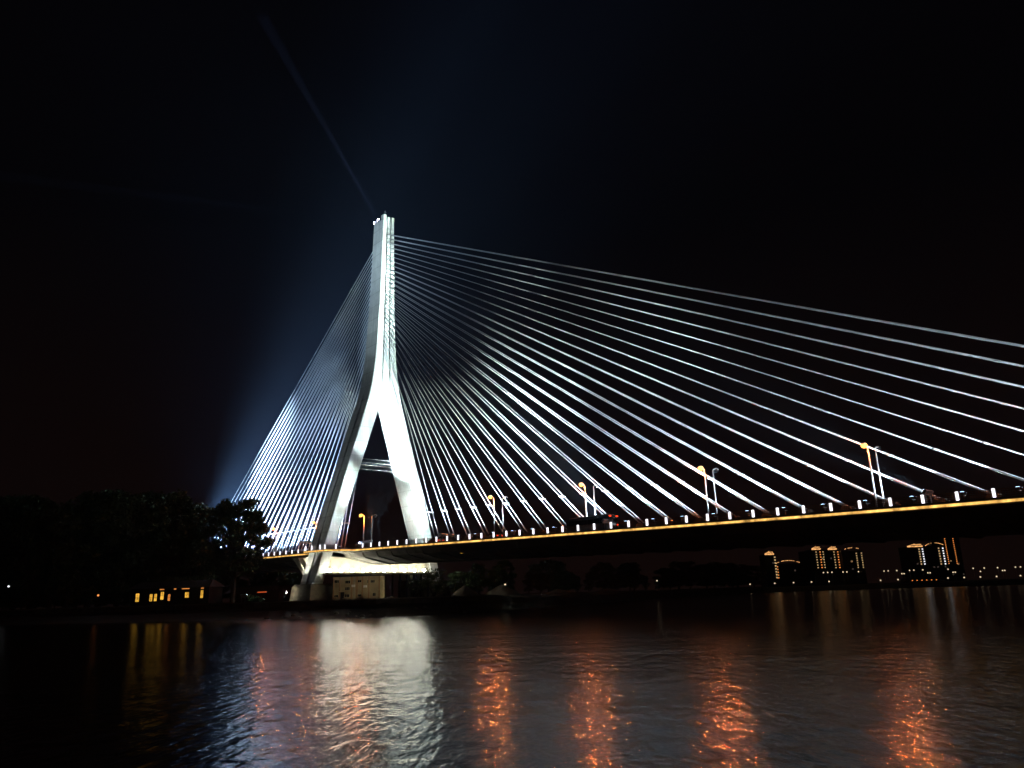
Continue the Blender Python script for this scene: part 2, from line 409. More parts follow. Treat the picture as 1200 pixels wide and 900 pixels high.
# cross ribs under the cantilevers and the box
for k, s in enumerate(np.arange(S0+5, S1-4, 6.566)):
    lo = [(-11.2, -.80), (-10.4, -2.02), (-3.8, -3.52), (3.8, -3.52), (10.4, -2.02), (11.2, -.80)]
    m_ = MB()
    for q in range(5):
        (w0, h0), (w1, h1) = lo[q], lo[q+1]
        z_ = deckz(s)
        m_.quadbox([(s-.17, w0, z_+h0-.26), (s+.17, w0, z_+h0-.26), (s+.17, w1, z_+h1-.26), (s-.17, w1, z_+h1-.26), (s-.17, w0, z_+h0), (s+.17, w0, z_+h0), (s+.17, w1, z_+h1), (s-.17, w1, z_+h1)])
    if not -4 < s < 5: m_.build('soffit_rib', 'deck_concrete', deck)
def strip(mb_, w0, w1, dz, s0=S0, s1=S1):
    q = [s for s in ss if s0 <= s <= s1]; i = len(mb_.v)
    for s in q: mb_.v += [(s, w0, deckz(s)+dz), (s, w1, deckz(s)+dz)]
    for k in range(len(q)-1): mb_.f.append((i+2*k, i+2*k+2, i+2*k+3, i+2*k+1))
    return mb_
strip(MB(), -10.2, -1.9, .02).build('carriageway', 'asphalt', deck)
strip(MB(), 1.9, 10.2, .02).build('carriageway', 'asphalt', deck)
def kerb(w0, w1, h, name, mat, s0=S0, s1=S1, base=0.004, par=None):
    q = [s for s in ss if s0 <= s <= s1]
    return MB().loft([[(s, w0, deckz(s)+base), (s, w1, deckz(s)+base), (s, w1, deckz(s)+h), (s, w0, deckz(s)+h)] for s in q]).build(name, mat, par or deck)
kerb(-1.6, 1.6, .85, 'median_barrier', 'deck_concrete')
kerb(-10.35, -10.22, .16, 'kerb', 'deck_concrete'); kerb(10.22, 10.35, .16, 'kerb', 'deck_concrete')
# lit fascia put in as a glowing strip, near and far
for sg in (-1, 1):
    kerb(sg*12.0 + (-.06 if sg < 0 else .004), sg*12.0 + (-.004 if sg < 0 else .06), -.12, 'edge_glow_strip', 'glow_strip', base=-.44)
# balconies where the deck steps round the legs
for sg in (-1, 1):
    w0, w1 = 12.02, 18.6
    ring = [(-9.5, w0), (-7.0, w1-1.5), (-5.2, w1), (6.2, w1), (8.0, w1-1.5), (10.5, w0)]
    r0 = [(s, sg*w, deckz(s)-.6) for s, w in ring][::-sg]; r1 = [(s, sg*w, deckz(s)+.05) for s, w in ring][::-sg]
    bal = MB().loft([r0, r1]).build('leg_balcony', 'deck_concrete', bridge)
    m2 = MB()
    for k in range(len(ring)-1):
        a, b = Vector((ring[k][0], sg*ring[k][1], deckz(ring[k][0])-.28)), Vector((ring[k+1][0], sg*ring[k+1][1], deckz(ring[k+1][0])-.28))
        n = Vector((b.y-a.y, a.x-b.x, 0)).normalized()*(-1 if sg > 0 else 1)
        n = n if n.y*sg > 0 else -n
        m2.bar(a+n*.035, b+n*.035, .05, .32)
    m2.build('edge_glow_strip', 'glow_strip', bal)  # balcony edge glows too, in place of light falling on it
    m3 = MB()
    for k in range(len(ring)-1):
        for h in (.35, .75, 1.1):
            a, b = Vector((ring[k][0], sg*(ring[k][1]-.1), deckz(ring[k][0])+h)), Vector((ring[k+1][0], sg*(ring[k+1][1]-.1), deckz(ring[k+1][0])+h))
            m3.bar(a, b, .06, .06)
    m3.build('balcony_rail', 'rail_brown', bal)
    if sg < 0:
        for s, w in ((-8.6, 14.0), (-6.4, 17.6), (-4.6, 18.35), (-1.2, 18.35), (3.4, 18.35), (5.9, 18.3), (8.2, 16.4)):
            MB().box(s-.16, s+.16, -w-.12, -w+.12, deckz(s)+.06, deckz(s)+1.25).build('parapet_light', 'glow_bollard', bal)

# parapet: one light post and one railing panel per bay of 4 m
parapet = kerb(-11.9, -11.55, .22, 'parapet', 'deck_concrete', base=.004, par=bridge)
post_me = MB().box(-.14, .14, -.13, .13, .2, 1.30).mesh('parapet_light', 'glow_bollard')
pm = MB()
for h in (.42, .68, .94, 1.18): pm.box(-1.75, 1.75, -.03, .03, h-.03, h+.03)
for k in range(14): x = -1.7+k*3.4/13; pm.box(x-.022, x+.022, -.02, .02, .24, 1.15)
panel_me = pm.mesh('railing_panel', 'rail_brown')
BN0 = 39.4*4.0                               # bay line: post n stands at s = BN0 - 4 n
for n in range(-24, 86):
    s = BN0 - 4.0*n
    if s < S0+3 or s > S1-3: continue
    if not (-10 < s < 11):
        o = obj('parapet_light', post_me, parapet); o.location = (s, -11.72, deckz(s))
    if not (-8 < s-2 < 9):
        o = obj('railing_panel', panel_me, parapet); o.location = (s-2, -11.72, deckz(s-2)); o.rotation_euler = (0, -math.atan(grade(s-2)), 0)
far_par = kerb(11.55, 11.9, .22, 'parapet', 'deck_concrete', base=.004, par=bridge)
for k, s in enumerate(np.arange(S0+4, S1-4, 4.0)):
    if -10 < s < 10: continue
    o = obj('railing_panel', panel_me, far_par); o.location = (s, 11.72, deckz(s)); o.rotation_euler = (0, -math.atan(grade(s)), 0)

# stay cables: two to an anchor, a clamp across each pair
cyl = MB().tube([(0,0,0), (0,0,1)], 1.0, 8).mesh('stay_cable', 'sheath', True)
tubeme = MB().tube([(0,0,0), (0,0,.94), (0,0,1)], [1.0, 1.0, .6], 10).mesh('anchor_sheath', 'sheath', True)
clampme = MB().box(-.16, .16, -.95, .95, -.14, .14).mesh('cable_clamp', 'sheath')
blockme = MB().quadbox([(-1.1,-1.0,0),(1.1,-1.0,0),(1.1,1.0,0),(-1.1,1.0,0),(-.7,-.8,.9),(.5,-.8,.9),(.5,.8,.9),(-.7,.8,.9)]).mesh('anchor_block', 'deck_concrete')
def place(o, a, b, rad):
    a, b = Vector(a), Vector(b); d = b-a
    o.matrix_basis = Matrix.Translation(a) @ d.to_track_quat('Z', 'Y').to_matrix().to_4x4() @ Matrix.Diagonal((rad, rad, d.length, 1))
HALF = 0.62
main_anchors = [29.57 + 6.566*k for k in range(27)]
side_anchors = [-(17.2 + 4.75*k) for k in range(26)]
for side, anchors, z_lo in ((1, main_anchors, 75.3), (-1, side_anchors, 75.3)):
    for k, s in enumerate(anchors):
        zt_ = z_lo + 1.40*k
        gw = A_out(zt_)*.24+.21
        zb = deckz(s)
        blk = obj('anchor_block', blockme, bridge); blk.location = (s, 0, zb+.85); blk.rotation_euler = (0, 0, 0 if side > 0 else math.pi)
        for sg in (-1, 1):
            a = Vector((s+side*.6, sg*HALF, zb+1.2)); b = Vector(((s_front(zt_) if side > 0 else s_back(zt_)) - side*.35, sg*gw, zt_))
            d = (b-a).normalized(); L = (b-a).length
            cab = MB().tube([(0,0,0), (0,0,L)], .100 if side > 0 else .118, 8).build('stay_cable', 'sheath', bridge, True)
            cab.location = a; cab.rotation_mode = 'QUATERNION'; cab.rotation_quaternion = d.to_track_quat('Z', 'Y')
            base = Matrix.Translation(a) @ d.to_track_quat('Z', 'Y').to_matrix().to_4x4()
            sh = obj('anchor_sheath', tubeme, cab); sh.scale = (.15, .15, 4.2/d.z)
            if sg < 0:
                t = min(0.8, (7.6/d.z)/L); p = a.lerp(b, t); p.y = 0
                q = d.copy(); q.y = 0
                cl = obj('cable_clamp', clampme, cab)
                cl.matrix_basis = base.inverted() @ (Matrix.Translation(p) @ q.to_track_quat('X', 'Z').to_matrix().to_4x4())

# ------------------------------------------------------------------ lamps on the bridge
# street lamps stand in pairs on the median, 28.6 m apart; the near one of each pair burns
def make_street_lamp(lit, sg):
    root = empty('street_lamp', (0,0,0), ROT)
    MB().tube([(0,0,-.05), (0,0,.35)], .2, 8).build('base', 'steel_grey', root)
    MB().tube([(0,0,.3), (0,0,4.0), (0,0,9.2)], [.17, .14, .11], 8).build('pole', 'pole_white', root, True)
    MB().tube([(0,0,9.15), (0, sg*.35, 9.4), (0, sg*1.0, 9.48)], [.075, .06, .05], 6).build('arm', 'pole_white', root)
    MB().loft([[(x*sc, sg*(1.05+y*sc), 9.42+h) for x, y in ((-.24,-.42),(.24,-.42),(.24,.42),(-.24,.42))][::sg] for h, sc in ((0, 1), (.14, .95), (.24, .55))]).build('lamp_head', 'pole_white', root)
    if lit:
        d = bpy.data.lights.new('light', 'POINT'); d.energy = 8200; d.color = (1.0, 0.18, 0.03); d.shadow_soft_size = .2
        lo = bpy.data.objects.new('light', d); C.objects.link(lo); lo.parent = root; lo.location = (0, sg*1.05, 8.95)
    lens = MB().ball((0, sg*1.05, 9.26), .44, 12, 8, .85).build('lens', 'glow_sodium' if lit else 'window_dark', root)
    return root
lamp_lit = make_street_lamp(True, -1); lamp_off = make_street_lamp(False, 1)
lit_kids, off_kids = kids(lamp_lit), kids(lamp_off); KID[lamp_lit] = lit_kids; KID[lamp_off] = off_kids
for k in range(9):
    s = 168.0 - 28.6*k
    for proto, w, lab, g in ((lamp_lit, -1.3, 'white street lamp glowing orange on the bridge median', 'lit street lamps on the bridge'), (lamp_off, 1.3, 'white street lamp with an unlit head on the bridge median', 'unlit street lamps on the bridge')):
        if k == 5 or (w > 0 and k == 7): continue
        o = proto if k == 0 else copy_tree(proto)
        o.location = BW(s, w, deckz(s)+.85)
        tag(o, lab, 'street lamp', g)

# cable floodlights: one by every anchor, shining up into the fan
def make_cable_flood():
    root = empty('cable_floodlight', (0,0,0), ROT)
    MB().tube([(0,0,-.02), (0,0,1.0)], .07, 6).build('post', 'steel_grey', root)
    MB().box(-.08, .08, -.55, .55, 1.0, 1.1).build('cross_arm', 'steel_grey', root)
    for y in (-.5, .5):
        h = MB().loft([[(x*sc, y+yy*sc, z) for x, yy in ((-.22,-.22),(.22,-.22),(.22,.22),(-.22,.22))] for z, sc in ((1.1, .6), (1.45, 1.0))]).build('lamp_head', 'steel_dark', root)
        MB().box(-.19, .19, y-.19, y+.19, 1.455, 1.48).build('lens', 'glow_ice', h)
    return root
cf = make_cable_flood(); cfk = kids(cf); KID[cf] = cfk
FLOOD = []
first = True
for side, anchors in ((1, main_anchors), (-1, side_anchors)):
    for k, s in enumerate(anchors):
        o = cf if first else copy_tree(cf); first = False
        ps = s + side*2.9
        o.location = BW(ps, 0, deckz(ps)+.85); o.rotation_euler = (0, 0, ROT + (0 if side > 0 else math.pi))
        tag(o, 'small twin floodlight beside a cable anchor on the ' + ('main span' if side > 0 else 'side span behind the pylon'), 'floodlight', 'cable floodlights on the ' + ('main span' if side > 0 else 'side span'))
        FLOOD.append((o, side, k, s))
P_MAIN, P_SIDE = 16000.0, 19000.0
for o, side, k, s in FLOOD:
    zt_ = 75.3 + 1.4*k; L = abs(s)-4
    # aim two thirds up the cable; local +x points away from the pylon
    tgt = (-L*.60, 0, (zt_-deckz(s))*.74+2)
    spot('light', o, (0, 0, 1.6), tgt, (P_MAIN*(1.75-.056*k)) if side > 0 else P_SIDE, 84, 1.0, COOL if side > 0 else ICE, .2)

def flood_bank(name, label, s, w, z, yaw, n, tilt, pitch_lamps=.85, post=1.2, mat='glow_cool'):
    root = empty(name, BW(s, w, z), ROT+yaw)
    tag(root, label, 'floodlight bank')
    wd = n*pitch_lamps
    for x in (-wd*.3, wd*.3): MB().box(x-.06, x+.06, -.06, .06, -.01, post).build('post', 'steel_grey', root)
    MB().box(-wd/2, wd/2, -.06, .06, post, post+.12).build('cross_bar', 'steel_grey', root)
    for k in range(n):
        x = -wd/2 + (k+.5)*pitch_lamps
        h = MB().box(-.36, .36, -.18, .18, -.3, .3).build('lamp_head', 'steel_grey', root)
        h.location = (x, 0, post+.46); h.rotation_euler = (tilt, 0, 0)
        MB().box(-.33, .33, .185, .2, -.27, .27).build('lens', mat, h)
    return root
zd = deckz
WHITE = (0.80, 1.0, 0.95)
# bank A on the near edge beside the near leg: inner face of the far leg and the mast
fb = flood_bank('floodlight_bank', 'low bank of overexposed white floodlights on the deck edge beside the near pylon leg', 13.5, -10.9, zd(13.5)+.02, 0.0, 7, math.radians(40))
M = Matrix.Rotation(-ROT, 4, 'Z')
def loc(o, s, w, z):                        # bridge coordinates into a lamp's own space
    return o.matrix_basis.inverted() @ BW(s, w, z)
bpy.context.view_layer.update()
spot('light', fb, (0, .3, 1.9), loc(fb, 2.0, 7.0, 50), 560000, 36, .5, WHITE, .5)
spot('light', fb, (1, .3, 1.9), loc(fb, 4.0, 12.0, 26), 60000, 40, .8, WHITE, .5)
# bank B, a raised bank on the near edge behind the near leg
fb2 = flood_bank('floodlight_bank', 'raised bank of white floodlights on a post behind the near pylon leg', -15.5, -12.6, zd(-15.5)-.02, math.radians(90), 5, math.radians(50), .95, 2.6)
bpy.context.view_layer.update()
spot('light', fb2, (0, .3, 3.3), loc(fb2, -40, 0, 70), 90000, 60, .8, ICE, .5)
spot('light', fb2, (0, .3, 3.3), loc(fb2, 0, -7, 55), 24000, 60, .8, WHITE, .5)
# banks on the median of the main span: every lamp of a bank is aimed at its own height
def aimed(q, n, targets, pitch_lamps=.85, blend=.6, rad=.3, col=None):
    for k, (ts, tw, tz, pw, deg) in enumerate(targets):
        x = -n*pitch_lamps/2 + (k % n + .5)*pitch_lamps
        spot('light', q, (x, .3, 1.9), loc(q, ts, tw, tz), pw, deg, blend, col or WHITE, rad)
for sg, f_, lab in ((-1, 1.0, 'bank of five floodlights by the near parapet aimed at the mast'), (1, .75, 'bank of five floodlights by the far parapet aimed at the mast')):
    q = flood_bank('floodlight_bank', lab, 48.0, sg*10.6, zd(48)+.02, math.radians(90), 5, math.radians(55))
    bpy.context.view_layer.update()
    aimed(q, 5, [(4.3, 0, z_, p_*f_, d_) for z_, p_, d_ in ((63, 200000, 11), (76, 270000, 9), (88, 380000, 7.5), (99, 500000, 6.5), (109, 640000, 6))], rad=2.6)
q = flood_bank('floodlight_bank', 'bank of six floodlights on the median aimed at the fork of the pylon', 27.0, 2.2, zd(27)+.02, math.radians(90), 6, math.radians(55))
bpy.context.view_layer.update()
aimed(q, 6, [(4.3, -7, 51, 190000, 20), (4.3, -12.5, 34, 140000, 24), (4.3, 7, 51, 95000, 20), (4.3, 12.5, 34, 80000, 24), (4.3, -15.3, 22, 60000, 18), (4.3, 15.3, 22, 60000, 18)])
# long-throw banks added to brighten the upper cables
for s_, w_, lab, tg in ((150.0, -10.8, 'added bank of floodlights far out on the main span aimed at the upper cables', [(42, 0, 95, 450000, 22), (75, 0, 80, 120000, 20), (22, 0, 84, 500000, 16)]),
                        (96.0, -10.8, 'added bank of floodlights midway along the main span aimed at the upper cables', [(22, 0, 86, 950000, 30), (46, 0, 85, 420000, 36), (11, 0, 101, 1500000, 14), (17, 0, 70, 700000, 34)]),
                        (-112.0, -10.8, 'added bank of floodlights far back on the side span aimed at the upper cables', [(-18, 0, 86, 3000000, 36), (-10, 0, 102, 4600000, 22)])):
    q = flood_bank('floodlight_bank', lab, s_, w_, zd(s_)+.02, math.radians(90 if s_ > 0 else -90), 3, math.radians(45))
    bpy.context.view_layer.update()
    aimed(q, 3, tg, blend=1.0, col=None if s_ > 0 else (.50, .72, 1.0))
# a flood on the quay washing the near faces of leg and mast
q = flood_bank('floodlight_bank', 'bank of floodlights on the quay aimed up at the outer face of the near leg', -6.0, -34.0, 3.9, 0, 4, math.radians(45))
bpy.context.view_layer.update()
for tz, pw, deg in ((31, 9000, 15), (44, 20000, 15), (64, 18000, 12), (88, 20000, 8), (108, 20000, 6)):
    spot('light', q, (0, .3, 1.9), loc(q, .5, -A_out(tz), tz), pw, deg, .8, (.78, .95, 1.0), .4)
# pairs of floods at the feet of the legs
for sg, pw, lab in ((1, 46000, 'pair of floodlights at the foot of the far pylon leg'), (-1, 40000, 'pair of floodlights at the foot of the near pylon leg')):
    q = flood_bank('floodlight_bank', lab, 11.5, sg*10.9, zd(11.5)+.02, math.radians(90), 2, math.radians(45), post=.5)
    bpy.context.view_layer.update()
    spot('light', q, (0, .3, 1.2), loc(q, 4.2, sg*13.2, 32), pw, 60, .9, WHITE, .4)

# ten ledge lamps washing the pier wall from below
def make_ledge_lamp():
    root = empty('ledge_lamp', (0,0,0), ROT)
    MB().box(-.3, .3, -.3, .3, -.01, .14).build('base', 'steel_dark', root)
    MB().ball((0,0,.55), .45, 12, 8, .95).build('globe', 'glow_ledge', root, True)
    spot('light', root, (0, 0, 1.1), (-.6, 0, 3.2), 260, 150, .6, WARMW, .3)
    return root
ll = make_ledge_lamp(); KID[ll] = kids(ll)
for k in range(10):
    w = -16.6 + k*29.5/9
    o = ll if k == 0 else copy_tree(ll)
    o.location = BW(5.7, w, 10.56)
    tag(o, 'round white lamp glaring on the ledge of the pier wall under the deck', 'lamp', 'ledge lamps under the deck')
# lamp added below the deck edge to brighten the quay and the small building
o = empty('fill_light', BW(52, -9.6, deckz(52)-2.25), ROT); tag(o, 'small lamp added under the main span to brighten the quay', 'lamp')
MB().box(-.3, .3, -.3, .3, -.25, .02).build('housing', 'steel_dark', o); MB().box(-.22, .22, -.22, .22, -.28, -.255).build('lens', 'glow_window', o)
spot('light', o, (0, 0, -.5), (-36, -3.5, -8.5), 18000, 32, 1.0, (1.0, .86, .58), .3)
# lamps at the near leg's foot
o = empty('foot_lamp', BW(-3.4, -24.2, 6.2), ROT); tag(o, 'lone floodlight on the quay below the deck beside the near pylon leg', 'lamp')
MB().box(-.35, .35, -.25, .25, -1.6, .2).build('bracket', 'steel_dark', o); MB().box(-.3, .3, .26, .3, -.4, .15).build('lens', 'glow_ledge', o)
MB().box(-.1, .1, -.1, .1, -3.0, -1.6).build('post', 'steel_dark', o)
spot('light', o, (0, .3, 1.1), (2.4, 5.6, 8.4), 9000, 38, .6, WARMW, .4)
spot('light', o, (-.2, .3, 1.1), (-4.2, 8.6, 7.6), 34000, 36, .7, WARMW, .4)

# searchlights on the pylon top
def searchlight(label, s, w, z, aim, power, deg, col):
    root = empty('searchlight', BW(s, w, z)); tag(root, label, 'searchlight')
    MB().box(-.3, .3, -.3, .3, -.02, .25).build('base', 'steel_dark', root)
    d = (Vector(aim) - root.location).normalized()
    dr = MB().tube([(0,0,-.4), (0,0,.35), (0,0,.4)], [.33, .42, .42], 12).build('drum', 'steel_grey', root)
    dr.location = (0, 0, .65); dr.rotation_euler = d.to_track_quat('Z', 'Y').to_euler()
    MB().ball((0, 0, .5), .40, 12, 8, .9).build('lens', 'glow_beam', dr)
    spot('light', root, Vector((0, 0, .65)) + d*1.5, Vector((0, 0, .65)) + d*50, power, deg, .4, col, .15)
    return root
def ray(x, y, Y):
    """World point seen at photo pixel (x, y) on the vertical plane at distance Y."""
    v = cam.matrix_world.to_3x3() @ Vector(((x-600)/888.0, -(y-450)/888.0, -1.0))
    return Vector((0, 0, HC)) + v*(Y/v.y)
bpy.context.view_layer.update()
ztop = ZTOP-1.6
searchlight('searchlight throwing a bright violet beam up from the pylon top', 1.6, -1.45, ztop+.01, ray(318, 40, 236), 25000000, 2.6, (0.62, 0.66, 1.0))
searchlight('dim searchlight throwing a faint level beam from the pylon top', -0.1, -1.45, ztop+.01, ray(230, 237, 236), 11000000, 1.8, (0.62, 0.70, 1.0))

# ------------------------------------------------------------------ traffic on the deck
def wheel_me():
    m_ = MB().tube([(0,-.13,0), (0,.13,0)], .48, 14); return m_.mesh('wheel', 'tyre')
WH = wheel_me()
bus = empty('bus', BW(88.0, -6.2, zd(88)+.02), ROT + 0)
tag(bus, 'dark coach with glowing red tail lights crossing the main span', 'bus')
sec_b = [(-1.25, .35), (1.25, .35), (1.27, 1.3), (1.22, 2.7), (1.0, 3.05), (-1.0, 3.05), (-1.22, 2.7), (-1.27, 1.3)]
MB().loft([[(s, w*k, .35+(z-.35)*h) for w, z in sec_b] for s, k, h in ((-5.6, .94, .93), (-5.4, 1, 1), (5.3, 1, 1), (5.5, .97, .97))]).build('body', 'bus_paint', bus)
MB().box(-4.9, 4.9, -.95, .95, 3.055, 3.2).build('roof_unit', 'bus_roof', bus)
for sg in (-1, 1):
    for k in range(6):
        x = -4.7 + k*1.6; MB().box(x, x+1.45, sg*1.262-.012, sg*1.262+.012, 1.55, 2.5).build('window', 'window_dark', bus)
MB().box(5.505, 5.53, -.95, .95, 1.7, 2.55).build('rear_window', 'window_dark', bus)
for w in (-.95, .95): MB().box(5.5, 5.56, w-.3, w+.3, 2.66, 2.84).build('tail_light', 'glow_red', bus)
for w in (-1.0, 1.0): MB().box(5.5, 5.56, w-.2, w+.2, 1.02, 1.3).build('tail_light', 'glow_red', bus)
MB().box(5.5, 5.53, -.45, .45, 1.1, 1.45).build('number_plate', 'glow_plate', bus)
for x in (-3.6, 3.2):
    for w in (-1.16, 1.16): o = obj('wheel', WH, bus); o.location = (x, w, .48)
def car(label, s, w, paint):
    c = empty('car', BW(s, w, zd(s)+.02), ROT); tag(c, label, 'car')
    MB().loft([[(x, y*.86, .25), (x, y, .55), (x, y*.97, zt1), (x, -y*.97, zt1), (x, -y, .55), (x, -y*.86, .25)] for x, y, zt1 in ((-2.2, .7, .62), (-2.0, .84, .75), (-.9, .88, .9), (1.5, .88, .95), (2.1, .84, .92), (2.25, .74, .8))]).build('body', paint, c)
    MB().loft([[(-1.0+z*.55, -.78+z*.12, .9+z*.55), (1.75-z*.35, -.78+z*.12, .9+z*.55), (1.75-z*.35, .78-z*.12, .9+z*.55), (-1.0+z*.55, .78-z*.12, .9+z*.55)] for z in (0, 1)]).build('cabin', 'window_dark', c)
    MB().box(-.3, 1.3, -.64, .64, 1.455, 1.5).build('roof', paint, c)
    for y in (-.62, .62): MB().box(2.2, 2.29, y-.18, y+.18, .68, .86).build('tail_light', 'glow_red', c)
    for x in (-1.4, 1.35):
        for y in (-.76, .76): o = obj('wheel', WH, c); o.location = (x, y, .32); o.scale = (.67, .7, .67)
    return c
car('silver car with red tail lights on the near lane ahead of the coach', 60.5, -7.6, 'car_silver')
car('dark red car with tail lights on the near lane approaching the pylon', 39.5, -7.6, 'car_red')
o = empty('traffic_cone', BW(45.8, -10.9, zd(45.8)+.004), ROT); tag(o, 'small orange traffic cone standing by the near parapet', 'traffic cone')
MB().box(-.25, .25, -.25, .25, 0, .05).build('base', 'cone_orange', o); MB().tube([(0,0,.05), (0,0,1.0)], [.22, .04], 10).build('body', 'cone_orange', o)
MB().tube([(0,0,.45), (0,0,.62)], [.152, .118], 10).build('band', 'pole_white', o)

# ------------------------------------------------------------------ trees
def leaf_mesh(name, clumps, per, size, mat, seed):
    r = np.random.default_rng(seed); V = []; 
    for (cx, cy, cz, rad, flat) in clumps:
        n = int(per*rad*rad)
        d = r.normal(size=(n, 3)); d /= np.linalg.norm(d, axis=1)[:, None]
        rr = rad*(r.random(n)**.45)[:, None]
        P = d*rr*np.array([1, 1, flat]) + np.array([cx, cy, cz])
        u = r.normal(size=(n, 3)); u /= np.linalg.norm(u, axis=1)[:, None]
        t = r.normal(size=(n, 3)); v = np.cross(u, t); v /= np.linalg.norm(v, axis=1)[:, None]
        a = (size*(.6+.8*r.random(n)))[:, None]
        V.append(np.stack([P-u*a, P-v*a*.55, P+u*a, P+v*a*.55], 1))
    V = np.concatenate(V).reshape(-1, 3); nf = len(V)//4
    me = bpy.data.meshes.new(name)
    me.vertices.add(len(V)); me.vertices.foreach_set('co', V.ravel())
    me.loops.add(nf*4); me.loops.foreach_set('vertex_index', np.arange(nf*4, dtype=np.int32))
    me.polygons.add(nf); me.polygons.foreach_set('loop_start', np.arange(0, nf*4, 4, dtype=np.int32)); me.polygons.foreach_set('loop_total', np.full(nf, 4, dtype=np.int32))
    me.update(); me.materials.append(MATS[mat]); return me
def tree_meshes(seed, H, W, nclump, per=26, size=.42, mat='leaf', top=1.0, gap=.55, low=.14):
    r = random.Random(seed)
    trunk = MB(); h0 = H*.24
    trunk.tube([(0,0,-.8), (.1,.05,h0*.5), (.2,-.1,h0)], [H*.028, H*.021, H*.018], 8)
    clumps = []
    for i in range(nclump):
        a = r.uniform(0, 2*math.pi); hz = r.uniform(low, .97)
        env = math.sin(math.pi*min(1, max(.12, (hz-.08)/.95)))**.6*top
        q = W*env*math.sqrt(r.uniform(.12, 1.0))
        c = (q*math.cos(a), q*math.sin(a), H*hz)
        rad = W*r.uniform(.16, .30)*gap/.55
        clumps.append((c[0], c[1], c[2], rad, r.uniform(.55, .85)))
        if i % 2 == 0:
            m_ = (c[0]*.45+.2, c[1]*.45, h0+(c[2]-h0)*.6)
            trunk.tube([(.2,-.1,h0*.92), m_, c], [H*.010, H*.006, H*.002], 5)
    return trunk.mesh('trunk', 'bark'), leaf_mesh('crown', clumps, per, size, mat, seed)
protos = [tree_meshes(11, 24, 9.5, 80, 34), tree_meshes(12, 27, 8.0, 80, 34), tree_meshes(13, 21, 10.5, 84, 34), tree_meshes(14, 29, 7.0, 80, 30, size=.5, top=.9)]
def tree(k, pos, sc, rz, label, group='trees massed on the bank', sz=1.0):
    root = empty('broadleaf_tree', pos, rz); root.scale = (sc, sc, sc*sz)
    tag(root, label, 'tree', group)
    obj('trunk', protos[k][0], root); obj('crown', protos[k][1], root)
    return root
DARK = 'tall dark tree in the unlit row left of the lit tree'
row = [(10, 238, 583, 0), (52, 250, 581, 3), (92, 236, 586, 2), (118, 246, 573, 1), (150, 240, 580, 0), (188, 250, 582, 2), (208, 244, 577, 3), (233, 246, 590, 1), (-30, 240, 586, 1), (72, 228, 600, 2), (165, 248, 604, 0), (30, 224, 606, 2), (128, 240, 600, 0), (200, 250, 606, 2)]
PH = [24, 27, 21, 29]
for i, (px, Y, ytop, k) in enumerate(row):
    p = ray(px, ytop, Y); Y = max(Y, shore(p.x)+22); p = ray(px, ytop, Y); g = 3.9; hgt = p.z - g
    tree(k, (p.x, Y, g), hgt/PH[k]*1.0, i*1.7, DARK)
# undergrowth trees that close the gaps between the trunks
for i in range(13):
    px = -40 + i*22 + R.uniform(-5, 5); p = ray(px, 690, 262); Y = shore(p.x)+34+R.uniform(0, 8); p = ray(px, 690, Y)
    t_ = tree(2, (p.x, Y, 3.6), .40, i*1.3, 'low bushy dark tree filling the gaps behind the unlit row', 'undergrowth behind the unlit row'); t_.scale = (.62, .55, R.uniform(.36, .46))
# the tree that stands against the lit cables
tk, lf = tree_meshes(31, 26, 8.2, 150, per=52, size=.30, gap=.46, top=1.0, low=.28)
p = ray(276, 583, 212)
bt = empty('broadleaf_tree', (p.x+1.0, 212, 4.0), .6); bt.scale = ((p.z-4)/26.0,)*3
tag(bt, 'round-crowned tree with light glinting through its leaves against the lit cables', 'tree', 'trees massed on the bank')
obj('trunk', tk, bt); obj('crown', lf, bt)
# dark trees under and behind the bridge
RT = random.Random(21)
far = [(330, 300, 668, 2), (300, 290, 662, 0), (262, 285, 655, 1)] + [(548 + i*13.2 + RT.uniform(-6, 6), 0, RT.uniform(656, 676), RT.randrange(4)) for i in range(27)]
for i, (px, Y, ytop, k) in enumerate(far):
    if Y == 0:
        Y = 250
        for _ in range(12): Y = .5*Y + .5*(shore(ray(px, 690, Y).x) + 45 + 25*(i % 3))
    p = ray(px, ytop, Y); g = 4.0; sc = (p.z-g)/PH[k]
    t_ = tree(k, (p.x, Y, g), sc, i*2.1, 'dark tree in the far line seen below the bridge deck', 'trees below the deck')
    t_.scale = (sc*RT.uniform(1.2, 2.2), sc*1.3, sc)
# bushes by the pier
def bush(pos, w, h, seed, label, mat='leaf_pale'):
    r = random.Random(seed); root = empty('bush', pos); tag(root, label, 'bush')
    cl = [(r.uniform(-w, w)*.6, r.uniform(-w, w)*.5, h*r.uniform(.3, .85), w*r.uniform(.28, .42), .8) for _ in range(16)]
    st = MB()
    for c in cl[::2]: st.tube([(0,0,-.3), (c[0]*.5, c[1]*.5, c[2]*.6), c[:3]], [.09, .06, .02], 5)
    st.build('stem', 'bark', root); obj('foliage', leaf_mesh('foliage', cl, 60, .2, mat, seed), root)
p = ray(509, 700, 192); bush((p.x, 192, 3.9), 3.9, 7.0, 5, 'pale green leafy bush lit by the ledge lamps at the end of the pier wall')
p = ray(487, 700, 196); bush((p.x, 196, 3.9), 2.6, 4.8, 6, 'darker bush under the lamp ledge beside the small building', 'leaf')
p = ray(300, 700, 200); bush((p.x, 200, 3.9), 2.4, 1.6, 8, 'low dark shrub on the quay beside the lit tree', 'leaf')

